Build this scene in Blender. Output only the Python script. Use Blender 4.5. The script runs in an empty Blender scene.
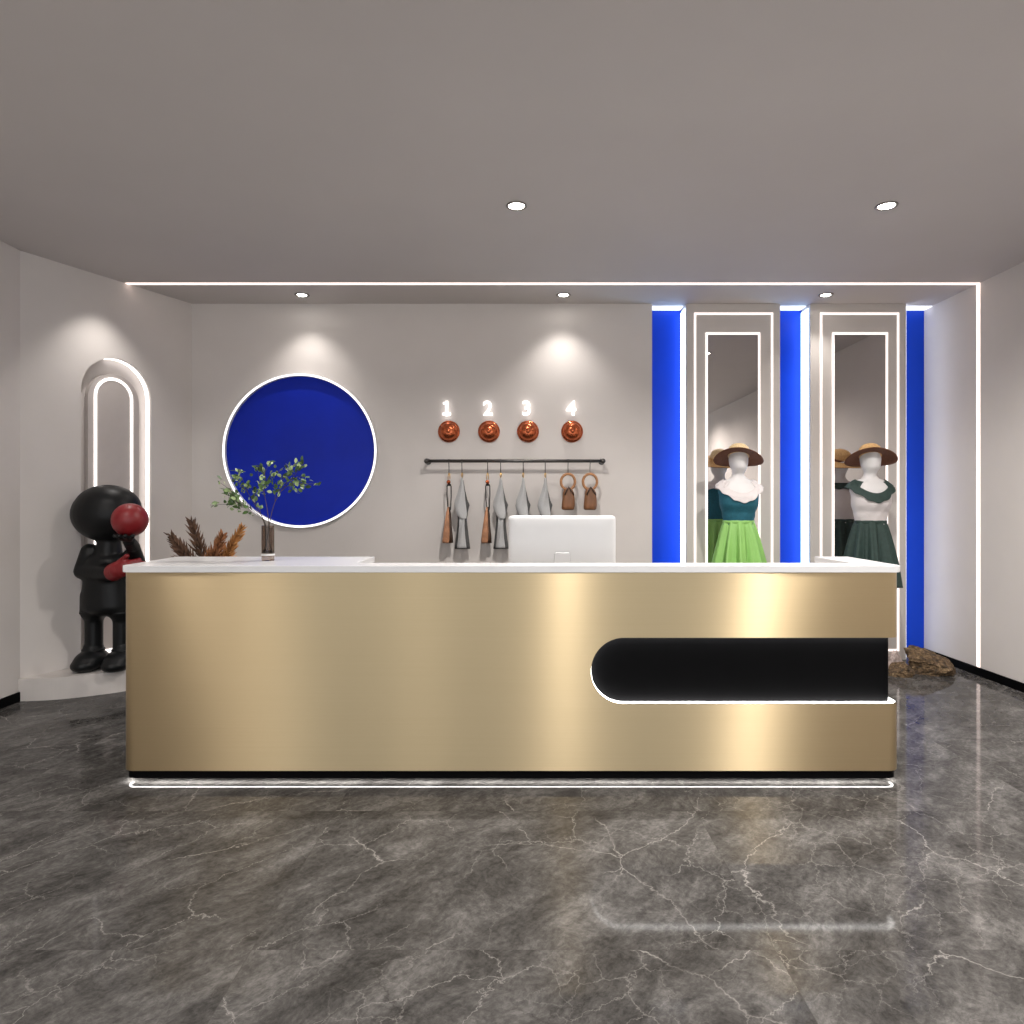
import bpy, bmesh, math, random
from mathutils import Vector, Matrix, noise
from mathutils.geometry import tessellate_polygon
random.seed(11)
PI = math.pi
col = bpy.context.scene.collection
F = 680.0
CX, CY, H = 520.0, 505.0, 1.3
CEIL = 2.99
BACK = 5.71
REC = 5.89
FRONT = 3.170

def P(px, py, d):
    return Vector(((px - CX) * d / F, d, H + (CY - py) * d / F))

# ------------------------------------------------------------------ materials
def new_mat(name):
    m = bpy.data.materials.new(name); m.use_nodes = True
    nt = m.node_tree
    b = nt.nodes['Principled BSDF']
    return m, nt, b

def mat(name, c, rough=0.5, metal=0.0, var=0.06, scale=12.0, bump=0.0, bscale=80.0, sheen=0.0, stretch=None, coat=0.0):
    m, nt, b = new_mat(name)
    N = nt.nodes; L = nt.links
    tc = N.new('ShaderNodeTexCoord')
    mp = N.new('ShaderNodeMapping')
    L.new(tc.outputs['Object'], mp.inputs['Vector'])
    if stretch: mp.inputs['Scale'].default_value = stretch
    nz = N.new('ShaderNodeTexNoise'); nz.inputs['Scale'].default_value = scale; nz.inputs['Detail'].default_value = 4
    L.new(mp.outputs[0], nz.inputs['Vector'])
    cr = N.new('ShaderNodeValToRGB')
    cr.color_ramp.elements[0].position = 0.3; cr.color_ramp.elements[1].position = 0.7
    cr.color_ramp.elements[0].color = (*[max(0, x * (1 - var)) for x in c], 1)
    cr.color_ramp.elements[1].color = (*[min(1, x * (1 + var)) for x in c], 1)
    L.new(nz.outputs['Fac'], cr.inputs[0]); L.new(cr.outputs[0], b.inputs['Base Color'])
    b.inputs['Roughness'].default_value = rough; b.inputs['Metallic'].default_value = metal
    if sheen: b.inputs['Sheen Weight'].default_value = sheen
    if coat: b.inputs['Coat Weight'].default_value = coat
    if bump:
        n2 = N.new('ShaderNodeTexNoise'); n2.inputs['Scale'].default_value = bscale; n2.inputs['Detail'].default_value = 3
        L.new(mp.outputs[0], n2.inputs['Vector'])
        bp = N.new('ShaderNodeBump'); bp.inputs['Strength'].default_value = bump; bp.inputs['Distance'].default_value = 0.01
        L.new(n2.outputs['Fac'], bp.inputs['Height']); L.new(bp.outputs[0], b.inputs['Normal'])
    return m

def emit(name, c, s):
    m, nt, b = new_mat(name)
    b.inputs['Base Color'].default_value = (0.8, 0.8, 0.8, 1)
    b.inputs['Emission Color'].default_value = (*c, 1)
    b.inputs['Emission Strength'].default_value = s
    return m

M = {}
M['wall'] = mat('warm_grey_plaster', (0.645, 0.605, 0.575), 0.75, var=0.02, scale=3, bump=0.05, bscale=60)
M['ceiling'] = mat('ceiling_paint', (0.56, 0.525, 0.505), 0.85, var=0.015, scale=2)
M['panel'] = mat('panel_lacquer', (0.57, 0.53, 0.495), 0.4, var=0.02, scale=3)
M['plinth'] = mat('white_plinth_paint', (0.62, 0.58, 0.55), 0.6, var=0.02)
M['blue'] = mat('cobalt_blue_lacquer', (0.004, 0.045, 0.46), 0.35, var=0.05, scale=3)
M['blue_disc'] = mat('cobalt_disc_paint', (0.002, 0.02, 0.42), 0.4, var=0.1, scale=2.5)
M['black'] = mat('black_satin', (0.0022, 0.0022, 0.0025), 0.55, var=0.1)
for _k in ('black',): M[_k].node_tree.nodes['Principled BSDF'].inputs['Specular IOR Level'].default_value = .04
for _k in ('blue', 'blue_disc'): M[_k].node_tree.nodes['Principled BSDF'].inputs['Specular IOR Level'].default_value = .2
M['black_gloss'] = mat('black_resin', (0.006, 0.0065, 0.007), 0.42, var=0.1)
M['black_gloss'].node_tree.nodes['Principled BSDF'].inputs['Specular IOR Level'].default_value = .25
M['red'] = mat('red_resin', (0.22, 0.010, 0.013), 0.42, var=0.08)
M['white'] = mat('white_solid_surface', (0.66, 0.66, 0.665), 0.25, var=0.01)
M['white_plastic'] = mat('white_plastic', (0.70, 0.70, 0.70), 0.28, var=0.01)
M['groove'] = mat('grey_seam', (0.45, 0.45, 0.45), 0.5)
M['screen'] = mat('black_screen_glass', (0.01, 0.01, 0.012), 0.1)
M['copper'] = mat('copper_metal', (0.50, 0.125, 0.05), 0.24, metal=0.9, var=0.08)
M['rail'] = mat('dark_steel', (0.10, 0.095, 0.09), 0.3, metal=0.9)
M['brass'] = mat('brass_metal', (0.75, 0.48, 0.18), 0.3, metal=1)
M['leather'] = mat('tan_brown_leather', (0.42, 0.20, 0.105), 0.5, var=0.25, scale=25, bump=0.2, bscale=200)
M['leather_dark'] = mat('dark_brown_leather', (0.05, 0.024, 0.013), 0.5, var=0.2, scale=25)
M['leather_pouch'] = mat('pouch_brown_leather', (0.20, 0.085, 0.035), 0.5, var=0.35, scale=20, stretch=(1, 1, 0.3))
M['wood_ring'] = mat('bent_wood', (0.36, 0.17, 0.07), 0.4, var=0.2, scale=30)
M['strap'] = mat('black_strap', (0.015, 0.013, 0.012), 0.6)
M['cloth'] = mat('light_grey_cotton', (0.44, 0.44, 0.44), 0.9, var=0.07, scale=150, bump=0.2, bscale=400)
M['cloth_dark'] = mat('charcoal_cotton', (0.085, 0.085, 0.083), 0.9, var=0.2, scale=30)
M['manikin'] = mat('white_mannequin', (0.72, 0.70, 0.69), 0.55, var=0.03)
M['collar_white'] = mat('off_white_cotton', (0.68, 0.63, 0.62), 0.85, var=0.05, bump=0.3, bscale=120)
M['teal'] = mat('teal_knit', (0.01, 0.105, 0.15), 0.8, var=0.15, scale=60, bump=0.3, bscale=200)
M['lime'] = mat('light_green_satin', (0.25, 0.50, 0.125), 0.55, var=0.06, scale=8)
M['dgreen'] = mat('dark_green_cotton', (0.022, 0.045, 0.038), 0.75, var=0.15, scale=40)
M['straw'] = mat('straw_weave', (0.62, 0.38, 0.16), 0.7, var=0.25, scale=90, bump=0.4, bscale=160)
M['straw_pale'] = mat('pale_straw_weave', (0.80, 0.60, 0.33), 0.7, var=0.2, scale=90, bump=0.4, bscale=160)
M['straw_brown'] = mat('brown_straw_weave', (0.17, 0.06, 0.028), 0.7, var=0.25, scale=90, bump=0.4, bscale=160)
M['dried'] = mat('dried_fern_brown', (0.26, 0.105, 0.04), 0.8, var=0.45, scale=30)
M['dried_dark'] = mat('dried_fern_dark', (0.10, 0.05, 0.028), 0.8, var=0.45, scale=30)
M['dried_gold'] = mat('dried_fern_golden', (0.44, 0.20, 0.06), 0.8, var=0.45, scale=30)
M['pot'] = mat('brown_ceramic', (0.12, 0.08, 0.06), 0.5)
M['twig'] = mat('dark_twig', (0.06, 0.045, 0.035), 0.7, var=0.3, scale=50)
M['trim'] = mat('downlight_trim', (0.25, 0.23, 0.21), 0.35, metal=0.6)
M['desk'] = mat('desk_laminate', (0.55, 0.50, 0.45), 0.5)
M['led'] = emit('warm_white_led', (1.0, 0.78, 0.70), .8)
M['led_wall'] = emit('warm_white_led_wall', (1.0, 0.84, 0.78), .5)
M['led_disc'] = emit('white_led_ring', (1.0, 0.97, 0.97), .55)
M['led_white'] = emit('neutral_white_led', (1.0, 0.97, 0.94), 2.2)
M['led_base'] = emit('base_white_led', (1.0, 0.98, 0.95), 13.0)
M['led_cool'] = emit('cool_white_led', (0.42, 0.68, 1.0), 1.6)
M['led_wash'] = emit('cool_wash_led', (0.80, 0.86, 1.0), 2.6)
M['led_slot'] = emit('slot_led', (1.0, 0.98, 0.95), 7.0)
M['led_arch'] = emit('arch_led', (1.0, 0.93, 0.90), .9)
M['led_cool_soft'] = emit('cool_white_led_soft', (0.80, 0.86, 1.0), .5)
M['digit'] = emit('digit_glow', (1.0, 0.93, 0.90), .7)
M['lens'] = emit('downlight_lens', (1.0, 0.96, 0.90), 12.0)

# leaves: two-tone green
def leaf_mat():
    m, nt, b = new_mat('olive_leaf')
    N = nt.nodes; L = nt.links
    g = N.new('ShaderNodeNewGeometry')
    cr = N.new('ShaderNodeValToRGB')
    e = cr.color_ramp.elements
    e[0].color = (0.02, 0.05, 0.012, 1); e[1].color = (0.62, 0.75, 0.38, 1)
    x = e.new(0.55); x.color = (0.08, 0.16, 0.035, 1)
    L.new(g.outputs['Random Per Island'], cr.inputs[0]); L.new(cr.outputs[0], b.inputs['Base Color'])
    b.inputs['Roughness'].default_value = 0.4
    return m
M['leaf'] = leaf_mat()

def glass_mat():
    m, nt, b = new_mat('smoky_glass')
    b.inputs['Base Color'].default_value = (0.50, 0.42, 0.37, 1)
    b.inputs['Transmission Weight'].default_value = 1.0
    b.inputs['Roughness'].default_value = 0.03
    b.inputs['IOR'].default_value = 1.3
    return m
M['glass'] = glass_mat()

def mirror_mat():
    m, nt, b = new_mat('grey_tinted_mirror')
    b.inputs['Base Color'].default_value = (0.62, 0.59, 0.575, 1)
    b.inputs['Metallic'].default_value = 1.0
    b.inputs['Roughness'].default_value = 0.015
    return m
M['mirror'] = mirror_mat()
def arch_panel_mat():
    m = mat('arch_satin_panel', (0.50, 0.455, 0.43), 0.28, var=0.02)
    return m
M['arch_panel'] = arch_panel_mat()

def gold_mat():
    m, nt, b = new_mat('brushed_champagne_gold')
    N = nt.nodes; L = nt.links
    tc = N.new('ShaderNodeTexCoord')
    mp = N.new('ShaderNodeMapping'); mp.inputs['Scale'].default_value = (1.5, 1.5, 900)
    L.new(tc.outputs['Object'], mp.inputs['Vector'])
    nz = N.new('ShaderNodeTexNoise'); nz.inputs['Scale'].default_value = 1.0; nz.inputs['Detail'].default_value = 3
    L.new(mp.outputs[0], nz.inputs['Vector'])
    cr = N.new('ShaderNodeValToRGB')
    cr.color_ramp.elements[0].color = (0.535, 0.42, 0.25, 1)
    cr.color_ramp.elements[1].color = (0.59, 0.47, 0.29, 1)
    L.new(nz.outputs['Fac'], cr.inputs[0]); L.new(cr.outputs[0], b.inputs['Base Color'])
    b.inputs['Metallic'].default_value = 1.0
    b.inputs['Roughness'].default_value = 0.35
    b.inputs['Anisotropic'].default_value = 1.0
    tg = N.new('ShaderNodeCombineXYZ'); tg.inputs[2].default_value = 1.0
    L.new(tg.outputs[0], b.inputs['Tangent'])
    return m
M['gold'] = gold_mat()

def rock_mat():
    m, nt, b = new_mat('speckled_brown_rock')
    N = nt.nodes; L = nt.links
    tc = N.new('ShaderNodeTexCoord')
    nz = N.new('ShaderNodeTexNoise'); nz.inputs['Scale'].default_value = 30; nz.inputs['Detail'].default_value = 8
    nz.inputs['Roughness'].default_value = 0.75
    L.new(tc.outputs['Object'], nz.inputs['Vector'])
    cr = N.new('ShaderNodeValToRGB'); e = cr.color_ramp.elements
    e[0].position = 0.38; e[0].color = (0.03, 0.02, 0.012, 1)
    e[1].position = 0.72; e[1].color = (0.42, 0.30, 0.17, 1)
    x = e.new(0.52); x.color = (0.13, 0.078, 0.036, 1)
    L.new(nz.outputs['Fac'], cr.inputs[0]); L.new(cr.outputs[0], b.inputs['Base Color'])
    b.inputs['Roughness'].default_value = 0.75
    bp = N.new('ShaderNodeBump'); bp.inputs['Strength'].default_value = 0.9; bp.inputs['Distance'].default_value = 0.02
    L.new(nz.outputs['Fac'], bp.inputs['Height']); L.new(bp.outputs[0], b.inputs['Normal'])
    return m
M['rock'] = rock_mat()
M['rock_pale'] = mat('pale_pinkish_rock', (0.42, 0.34, 0.31), 0.75, var=0.5, scale=30, bump=0.8, bscale=40)

def floor_mat():
    m, nt, b = new_mat('polished_grey_marble_tiles')
    N = nt.nodes; L = nt.links
    def math_(op, a, b_=None, c=None):
        n = N.new('ShaderNodeMath'); n.operation = op
        for i, v in enumerate((a, b_, c)):
            if v is None: continue
            if isinstance(v, (int, float)): n.inputs[i].default_value = v
            else: L.new(v, n.inputs[i])
        return n.outputs[0]
    def ramp(fac, stops):
        n = N.new('ShaderNodeValToRGB'); e = n.color_ramp.elements
        e[0].position, e[0].color = stops[0][0], (*stops[0][1], 1)
        e[1].position, e[1].color = stops[-1][0], (*stops[-1][1], 1)
        for p, c in stops[1:-1]:
            x = e.new(p); x.color = (*c, 1)
        L.new(fac, n.inputs[0]); return n.outputs[0]
    def g(v): return (v, v, v)
    tc = N.new('ShaderNodeTexCoord')
    sp = N.new('ShaderNodeSeparateXYZ'); L.new(tc.outputs['Object'], sp.inputs[0])
    tx = math_('DIVIDE', math_('ADD', sp.outputs[0], 0.784), 1.53)
    ty = math_('DIVIDE', math_('SUBTRACT', sp.outputs[1], 1.987), 0.90)
    ix = math_('FLOOR', tx); iy = math_('FLOOR', ty)
    fx = math_('FRACT', tx); fy = math_('FRACT', ty)
    cb = N.new('ShaderNodeCombineXYZ'); L.new(ix, cb.inputs[0]); L.new(iy, cb.inputs[1])
    wn = N.new('ShaderNodeTexWhiteNoise'); L.new(cb.outputs[0], wn.inputs['Vector'])
    off = N.new('ShaderNodeVectorMath'); off.operation = 'MULTIPLY_ADD'
    L.new(wn.outputs['Color'], off.inputs[0]); off.inputs[1].default_value = (30, 30, 30)
    L.new(tc.outputs['Object'], off.inputs[2])
    rot = N.new('ShaderNodeMapping'); rot.inputs['Rotation'].default_value = (0, 0, math.radians(-52))
    L.new(off.outputs[0], rot.inputs['Vector'])
    # warp
    w = N.new('ShaderNodeTexNoise'); w.inputs['Scale'].default_value = 2.2; w.inputs['Detail'].default_value = 5
    L.new(rot.outputs[0], w.inputs['Vector'])
    wv = N.new('ShaderNodeVectorMath'); wv.operation = 'MULTIPLY_ADD'
    L.new(w.outputs['Color'], wv.inputs[0]); wv.inputs[1].default_value = (0.22, 0.22, 0.22); L.new(rot.outputs[0], wv.inputs[2])
    st = N.new('ShaderNodeMapping'); st.inputs['Scale'].default_value = (1.0, 2.0, 1.0); L.new(wv.outputs[0], st.inputs['Vector'])
    # body clouds
    n1 = N.new('ShaderNodeTexNoise'); n1.inputs['Scale'].default_value = 3.2; n1.inputs['Detail'].default_value = 9; n1.inputs['Roughness'].default_value = 0.68
    L.new(st.outputs[0], n1.inputs['Vector'])
    base = ramp(n1.outputs['Fac'], [(0.30, (0.030, 0.028, 0.026)), (0.46, (0.056, 0.053, 0.050)), (0.56, (0.082, 0.078, 0.074)), (0.72, (0.135, 0.129, 0.123))])
    # fine mottling
    n2 = N.new('ShaderNodeTexNoise'); n2.inputs['Scale'].default_value = 14; n2.inputs['Detail'].default_value = 10; n2.inputs['Roughness'].default_value = 0.78
    L.new(st.outputs[0], n2.inputs['Vector'])
    mott = ramp(n2.outputs['Fac'], [(0.3, g(0.66)), (0.7, g(1.3))])
    mx = N.new('ShaderNodeMix'); mx.data_type = 'RGBA'; mx.blend_type = 'MULTIPLY'; mx.inputs[0].default_value = 1.0
    L.new(base, mx.inputs[6]); L.new(mott, mx.inputs[7])
    n3 = N.new('ShaderNodeTexNoise'); n3.inputs['Scale'].default_value = 48; n3.inputs['Detail'].default_value = 8; n3.inputs['Roughness'].default_value = 0.75
    L.new(wv.outputs[0], n3.inputs['Vector'])
    fine = ramp(n3.outputs['Fac'], [(0.36, g(0.66)), (0.5, g(1.0)), (0.66, g(1.4))])
    mx3 = N.new('ShaderNodeMix'); mx3.data_type = 'RGBA'; mx3.blend_type = 'MULTIPLY'; mx3.inputs[0].default_value = 0.85
    L.new(mx.outputs[2], mx3.inputs[6]); L.new(fine, mx3.inputs[7]); mx = mx3
    # tile brightness
    tb = math_('MULTIPLY_ADD', wn.outputs['Value'], 0.16, 0.92)
    mt = N.new('ShaderNodeVectorMath'); mt.operation = 'SCALE'
    L.new(mx.outputs[2], mt.inputs[0]); L.new(tb, mt.inputs['Scale'])
    cur = mt.outputs[0]
    # veins: voronoi cracks on warped coordinates, thinned by noise masks
    def vein(scale, width, amount, seed, colr, mlo, mhi, dist):
        nonlocal cur
        o = N.new('ShaderNodeMapping'); o.inputs['Location'].default_value = (seed, seed * 1.7, 0); o.inputs['Scale'].default_value = (1, 1.5, 1)
        w2 = N.new('ShaderNodeTexNoise'); w2.inputs['Scale'].default_value = scale * 1.6; w2.inputs['Detail'].default_value = 6; w2.inputs['Roughness'].default_value = 0.65
        L.new(rot.outputs[0], w2.inputs['Vector'])
        wv2 = N.new('ShaderNodeVectorMath'); wv2.operation = 'MULTIPLY_ADD'
        L.new(w2.outputs['Color'], wv2.inputs[0]); wv2.inputs[1].default_value = (dist, dist, 0); L.new(rot.outputs[0], wv2.inputs[2])
        L.new(wv2.outputs[0], o.inputs['Vector'])
        v = N.new('ShaderNodeTexVoronoi'); v.feature = 'DISTANCE_TO_EDGE'; v.inputs['Scale'].default_value = scale
        v.voronoi_dimensions = '2D'
        L.new(o.outputs[0], v.inputs['Vector'])
        line = ramp(v.outputs['Distance'], [(0.0, g(1)), (width, g(0.12)), (width * 2.5, g(0))])
        nm = N.new('ShaderNodeTexNoise'); nm.inputs['Scale'].default_value = 1.7; nm.inputs['Detail'].default_value = 3
        L.new(o.outputs[0], nm.inputs['Vector'])
        mask = ramp(nm.outputs['Fac'], [(mlo, g(0)), (mhi, g(1))])
        f = math_('MULTIPLY', math_('MULTIPLY', line, mask), amount)
        mm = N.new('ShaderNodeMix'); mm.data_type = 'RGBA'
        L.new(f, mm.inputs[0]); L.new(cur, mm.inputs[6]); mm.inputs[7].default_value = (*colr, 1)
        cur = mm.outputs[2]
    vein(1.3, 0.0045, 0.60, 3.1, (0.34, 0.32, 0.30), 0.48, 0.60, 0.30)
    vein(2.9, 0.008, 0.55, 9.4, (0.28, 0.265, 0.25), 0.46, 0.60, 0.22)
    vein(6.5, 0.016, 0.45, 23.0, (0.25, 0.235, 0.22), 0.52, 0.64, 0.12)
    vein(2.4, 0.010, 0.55, 17.7, (0.02, 0.018, 0.016), 0.46, 0.66, 0.25)
    # joints
    jx = math_('LESS_THAN', math_('MINIMUM', fx, math_('SUBTRACT', 1.0, fx)), 0.0008)
    jy = math_('LESS_THAN', math_('MINIMUM', fy, math_('SUBTRACT', 1.0, fy)), 0.0014)
    jf = math_('MULTIPLY', math_('MAXIMUM', jx, jy), 0.5)
    mj = N.new('ShaderNodeMix'); mj.data_type = 'RGBA'
    L.new(jf, mj.inputs[0]); L.new(cur, mj.inputs[6]); mj.inputs[7].default_value = (0.05, 0.046, 0.042, 1)
    L.new(mj.outputs[2], b.inputs['Base Color'])
    rr = N.new('ShaderNodeMapRange'); L.new(n2.outputs['Fac'], rr.inputs[0])
    rr.inputs[3].default_value = 0.03; rr.inputs[4].default_value = 0.09
    L.new(rr.outputs[0], b.inputs['Roughness'])
    bp = N.new('ShaderNodeBump'); bp.inputs['Strength'].default_value = 0.05; bp.inputs['Distance'].default_value = 0.001
    L.new(n2.outputs['Fac'], bp.inputs['Height']); L.new(bp.outputs[0], b.inputs['Normal'])
    b.inputs['Specular IOR Level'].default_value = 0.05
    return m
M['floor'] = floor_mat()

# ------------------------------------------------------------------ helpers
def link(name, me, m, parent=None, smooth=False, bevel=0.0, bseg=2, label=None):
    o = bpy.data.objects.new(name, me); col.objects.link(o)
    if m is not None: me.materials.append(M[m] if isinstance(m, str) else m)
    if smooth:
        me.polygons.foreach_set('use_smooth', [True] * len(me.polygons))
    if bevel:
        b = o.modifiers.new('bevel', 'BEVEL'); b.width = bevel; b.segments = bseg; b.limit_method = 'ANGLE'; b.angle_limit = math.radians(40)
        b.harden_normals = False
    if parent is not None:
        w0 = parent_loc(parent)
        me.transform(Matrix.Translation(-w0)); o.parent = parent; ORG[o.name] = w0
    if label: o['label'] = label
    return o

ORG = {}
def parent_loc(p):
    return Vector(p.location) if p.type == 'EMPTY' else Vector(ORG.get(p.name, (0, 0, 0)))

def mesh(vs, fs):
    me = bpy.data.meshes.new('m'); me.from_pydata([tuple(v) for v in vs], [], fs); me.update()
    bm = bmesh.new(); bm.from_mesh(me); bmesh.ops.recalc_face_normals(bm, faces=bm.faces); bm.to_mesh(me); bm.free()
    return me

class B:
    def __init__(s): s.v = []; s.f = []
    def add(s, vs, fs):
        k = len(s.v); s.v += [Vector(v) for v in vs]; s.f += [tuple(i + k for i in f) for f in fs]; return s
    def box(s, a, b):
        (x0, y0, z0), (x1, y1, z1) = a, b
        return s.add([(x0,y0,z0),(x1,y0,z0),(x1,y1,z0),(x0,y1,z0),(x0,y0,z1),(x1,y0,z1),(x1,y1,z1),(x0,y1,z1)],
                     [(0,3,2,1),(4,5,6,7),(0,1,5,4),(1,2,6,5),(2,3,7,6),(3,0,4,7)])
    def tube(s, pts, r, n=10, cap=True):
        pts = [Vector(p) for p in pts]
        rs = r if isinstance(r, (list, tuple)) else [r] * len(pts)
        rings = []; up = None
        for i, p in enumerate(pts):
            t = (pts[min(i + 1, len(pts) - 1)] - pts[max(i - 1, 0)]).normalized()
            if up is None:
                up = Vector((0, 0, 1)) if abs(t.z) < 0.9 else Vector((1, 0, 0))
            a = t.cross(up).normalized(); up = a.cross(t).normalized()
            rings.append([p + (a * math.cos(2*PI*k/n) + up * math.sin(2*PI*k/n)) * rs[i] for k in range(n)])
        return s.loft(rings, cap)
    def loft(s, rings, cap=True, closed=True):
        n = len(rings[0]); vs = [v for r in rings for v in r]; fs = []
        for i in range(len(rings) - 1):
            for k in range(n if closed else n - 1):
                k2 = (k + 1) % n
                fs.append((i*n+k, i*n+k2, (i+1)*n+k2, (i+1)*n+k))
        if cap:
            fs.append(tuple(reversed(range(n)))); fs.append(tuple((len(rings)-1)*n + k for k in range(n)))
        return s.add(vs, fs)
    def lathe(s, prof, c, n=32, axis='z', fn=None):
        rings = []
        for (r, h) in prof:
            ring = []
            for k in range(n):
                a = 2*PI*k/n
                if axis == 'z': v = Vector((r*math.cos(a), r*math.sin(a), h))
                else: v = Vector((r*math.cos(a), -h, r*math.sin(a)))
                if fn: v = fn(v, a, r, h)
                ring.append(Vector(c) + v)
            rings.append(ring)
        return s.loft(rings)
    def prism(s, loops, f0, f1):
        """loops: list of 2D loops (first outer, rest holes); f0,f1 map 2D point -> 3D front/back"""
        pts = [p for lp in loops for p in lp]
        tris = tessellate_polygon([[Vector((p[0], p[1], 0)) for p in lp] for lp in loops])
        n = len(pts)
        vs = [f0(p) for p in pts] + [f1(p) for p in pts]
        fs = [tuple(t) for t in tris] + [tuple(n + i for i in reversed(t)) for t in tris]
        k = 0
        for lp in loops:
            m = len(lp)
            for i in range(m):
                a = k + i; b = k + (i + 1) % m
                fs.append((a, b, n + b, n + a))
            k += m
        return s.add(vs, fs)
    def me(s): return mesh(s.v, s.f)
    def obj(s, name, m, parent=None, **kw): return link(name, s.me(), m, parent, **kw)

def tag(o, label=None, cat=None, group=None, kind=None):
    if label: o['label'] = label
    if cat: o['category'] = cat
    if group: o['group'] = group
    if kind: o['kind'] = kind
    return o
def thing(name, loc, label, cat, group=None):
    o = bpy.data.objects.new(name, None); col.objects.link(o); o.location = loc; o.empty_display_size = 0.1
    return tag(o, label, cat, group)
def struct(name, b, m, label=None, **kw):
    o = b.obj(name, m, **kw); o['kind'] = 'structure'
    if label: o['label'] = label
    return o
def world_tree(root):
    return [root] + list(root.children_recursive)
def copy_tree(root, delta, label=None):
    r = root.copy(); col.objects.link(r); r.location = Vector(root.location) + Vector(delta)
    if label: r['label'] = label
    def rec(src, dst):
        for ch in list(src.children):
            c = ch.copy(); col.objects.link(c); c.parent = dst; rec(ch, c)
    rec(root, r)
    return r

def rect(x0, y0, x1, y1): return [(x0, y0), (x1, y0), (x1, y1), (x0, y1)]
def XZ(y): return lambda p: Vector((p[0], y, p[1]))
def XY(z): return lambda p: Vector((p[0], p[1], z))

# ------------------------------------------------------------------ setting
LX, RX, NEAR = -3.32, 3.5, -3.2
AX0, AY0, AX1, AY1 = -3.32, 4.515, -2.756, BACK       # angled wall ends
plan = [(LX - .1, NEAR), (RX + .1, NEAR), (RX + .1, REC + .1), (LX - .1, REC + .1)]
struct('floor', B().prism([plan], XY(0), XY(-.08)), 'floor', 'polished dark grey marble tile floor with pale veins')
struct('ceiling', B().prism([plan], XY(CEIL), XY(CEIL + .12)), 'ceiling', 'flat grey painted ceiling')
struct('wall_right', B().box((RX, NEAR, 0), (RX + .1, REC, CEIL)), 'wall', 'warm grey right side wall')
struct('wall_left', B().box((LX - .1, NEAR, 0), (LX, AY0, CEIL)), 'wall', 'warm grey left side wall near the camera')
struct('wall_back', B().prism([rect(-2.95, BACK, 1.109, BACK + .2)], XY(0), XY(CEIL)), 'wall', 'warm grey plain back wall behind the counter')
struct('wall_recess', B().box((1.05, REC, 0), (RX + .1, REC + .1, CEIL)), 'blue', 'cobalt blue wall set back behind the light framed panels')
struct('trim_1', B().box((RX - .012, NEAR, 0), (RX, REC, .062)), 'black', 'black skirting along the right wall')
struct('trim_2', B().box((LX, NEAR, 0), (LX + .012, AY0, .062)), 'black', 'black skirting along the left wall')
struct('trim_3', B().box((1.395, BACK, 0), (2.185, REC, CEIL)), 'panel', 'tall beige wall panel behind the light green dress', bevel=.003)
struct('trim_4', B().box((2.437, BACK, 0), (3.244, REC, CEIL)), 'panel', 'tall beige wall panel behind the dark green dress', bevel=.003)

# angled wall with a shallow arched niche
T = Vector((AX1 - AX0, AY1 - AY0, 0)); WL = T.length; T.normalize()
NRM = Vector((T.y, -T.x, 0))     # into the room
def AW(off):      # local (t, z) -> world at offset into the room
    return lambda p: Vector((AX0, AY0, 0)) + T * p[0] + NRM * off + Vector((0, 0, p[1]))
def t_of_px(px, off=0.0):
    # intersect view ray with the angled wall plane
    o = Vector((AX0, AY0, 0)) + NRM * off
    k = (px - CX) / F
    return (k * o.y - o.x) / (T.x - k * T.y)
def arch(t0, t1, z0, ztop, n=24, inset=0.0):
    t0 += inset; t1 -= inset; ztop -= inset
    r = (t1 - t0) / 2; c = (t0 + t1) / 2; zc = ztop - r
    return [(t0, z0), (t1, z0)] + [(c + r * math.cos(PI * k / n), zc + r * math.sin(PI * k / n)) for k in range(n + 1)]
def z_at(px, py, off=0.0):
    t = t_of_px(px, off); d = (AW(off)((t, 0))).y
    return H + (CY - py) * d / F
ta, tb_ = t_of_px(81), t_of_px(151)
zt = z_at(114, 358)
ND = 0.07
Z0N = 0.147
struct('wall_left_angled', B().prism([rect(-.0, 0, WL, CEIL), arch(ta, tb_, Z0N + .02, zt)], AW(0), AW(-ND)), 'wall', 'angled warm grey wall with arched niche')
struct('wall_niche', B().prism([rect(ta - .1, 0, tb_ + .1, zt + .1)], AW(-ND), AW(-ND - .04)), 'wall', 'back of the arched niche in the angled wall')
# niche strip on the jamb
nl = thing('arched_light_strip', AW(-ND * .5)((tb_, Z0N)), 'outer arched white light strip lining the niche edge behind the black sculpture', 'light strip')
_o = arch(ta, tb_, Z0N + .02, zt, inset=.001)[1:17]; _i = arch(ta, tb_, Z0N + .02, zt, inset=.006)[1:17]
B().prism([_o + list(reversed(_i))], AW(-.022), AW(-.058)).obj('light_strip', 'led_arch', nl)
# inner arched panel
pa, pb = t_of_px(88, -.03), t_of_px(139, -.03)
zp = z_at(113, 374, -.03)
ip = thing('illuminated_arch', AW(-.05)(((pa + pb) / 2, Z0N)), 'satin arched panel with glowing outline standing inside the wall niche', 'panel')
B().prism([arch(pa, pb, Z0N + .03, zp)], AW(-.03), AW(-ND)).obj('panel_board', 'arch_panel', ip)
sa, sb = t_of_px(94, -.03), t_of_px(132.5, -.03)
zs = z_at(113, 378, -.03)
B().prism([arch(sa, sb, Z0N + .05, zs), arch(sa, sb, Z0N + .075, zs, inset=.018)], AW(-.024), AW(-.03)).obj('light_outline', 'led_arch', ip)

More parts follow.
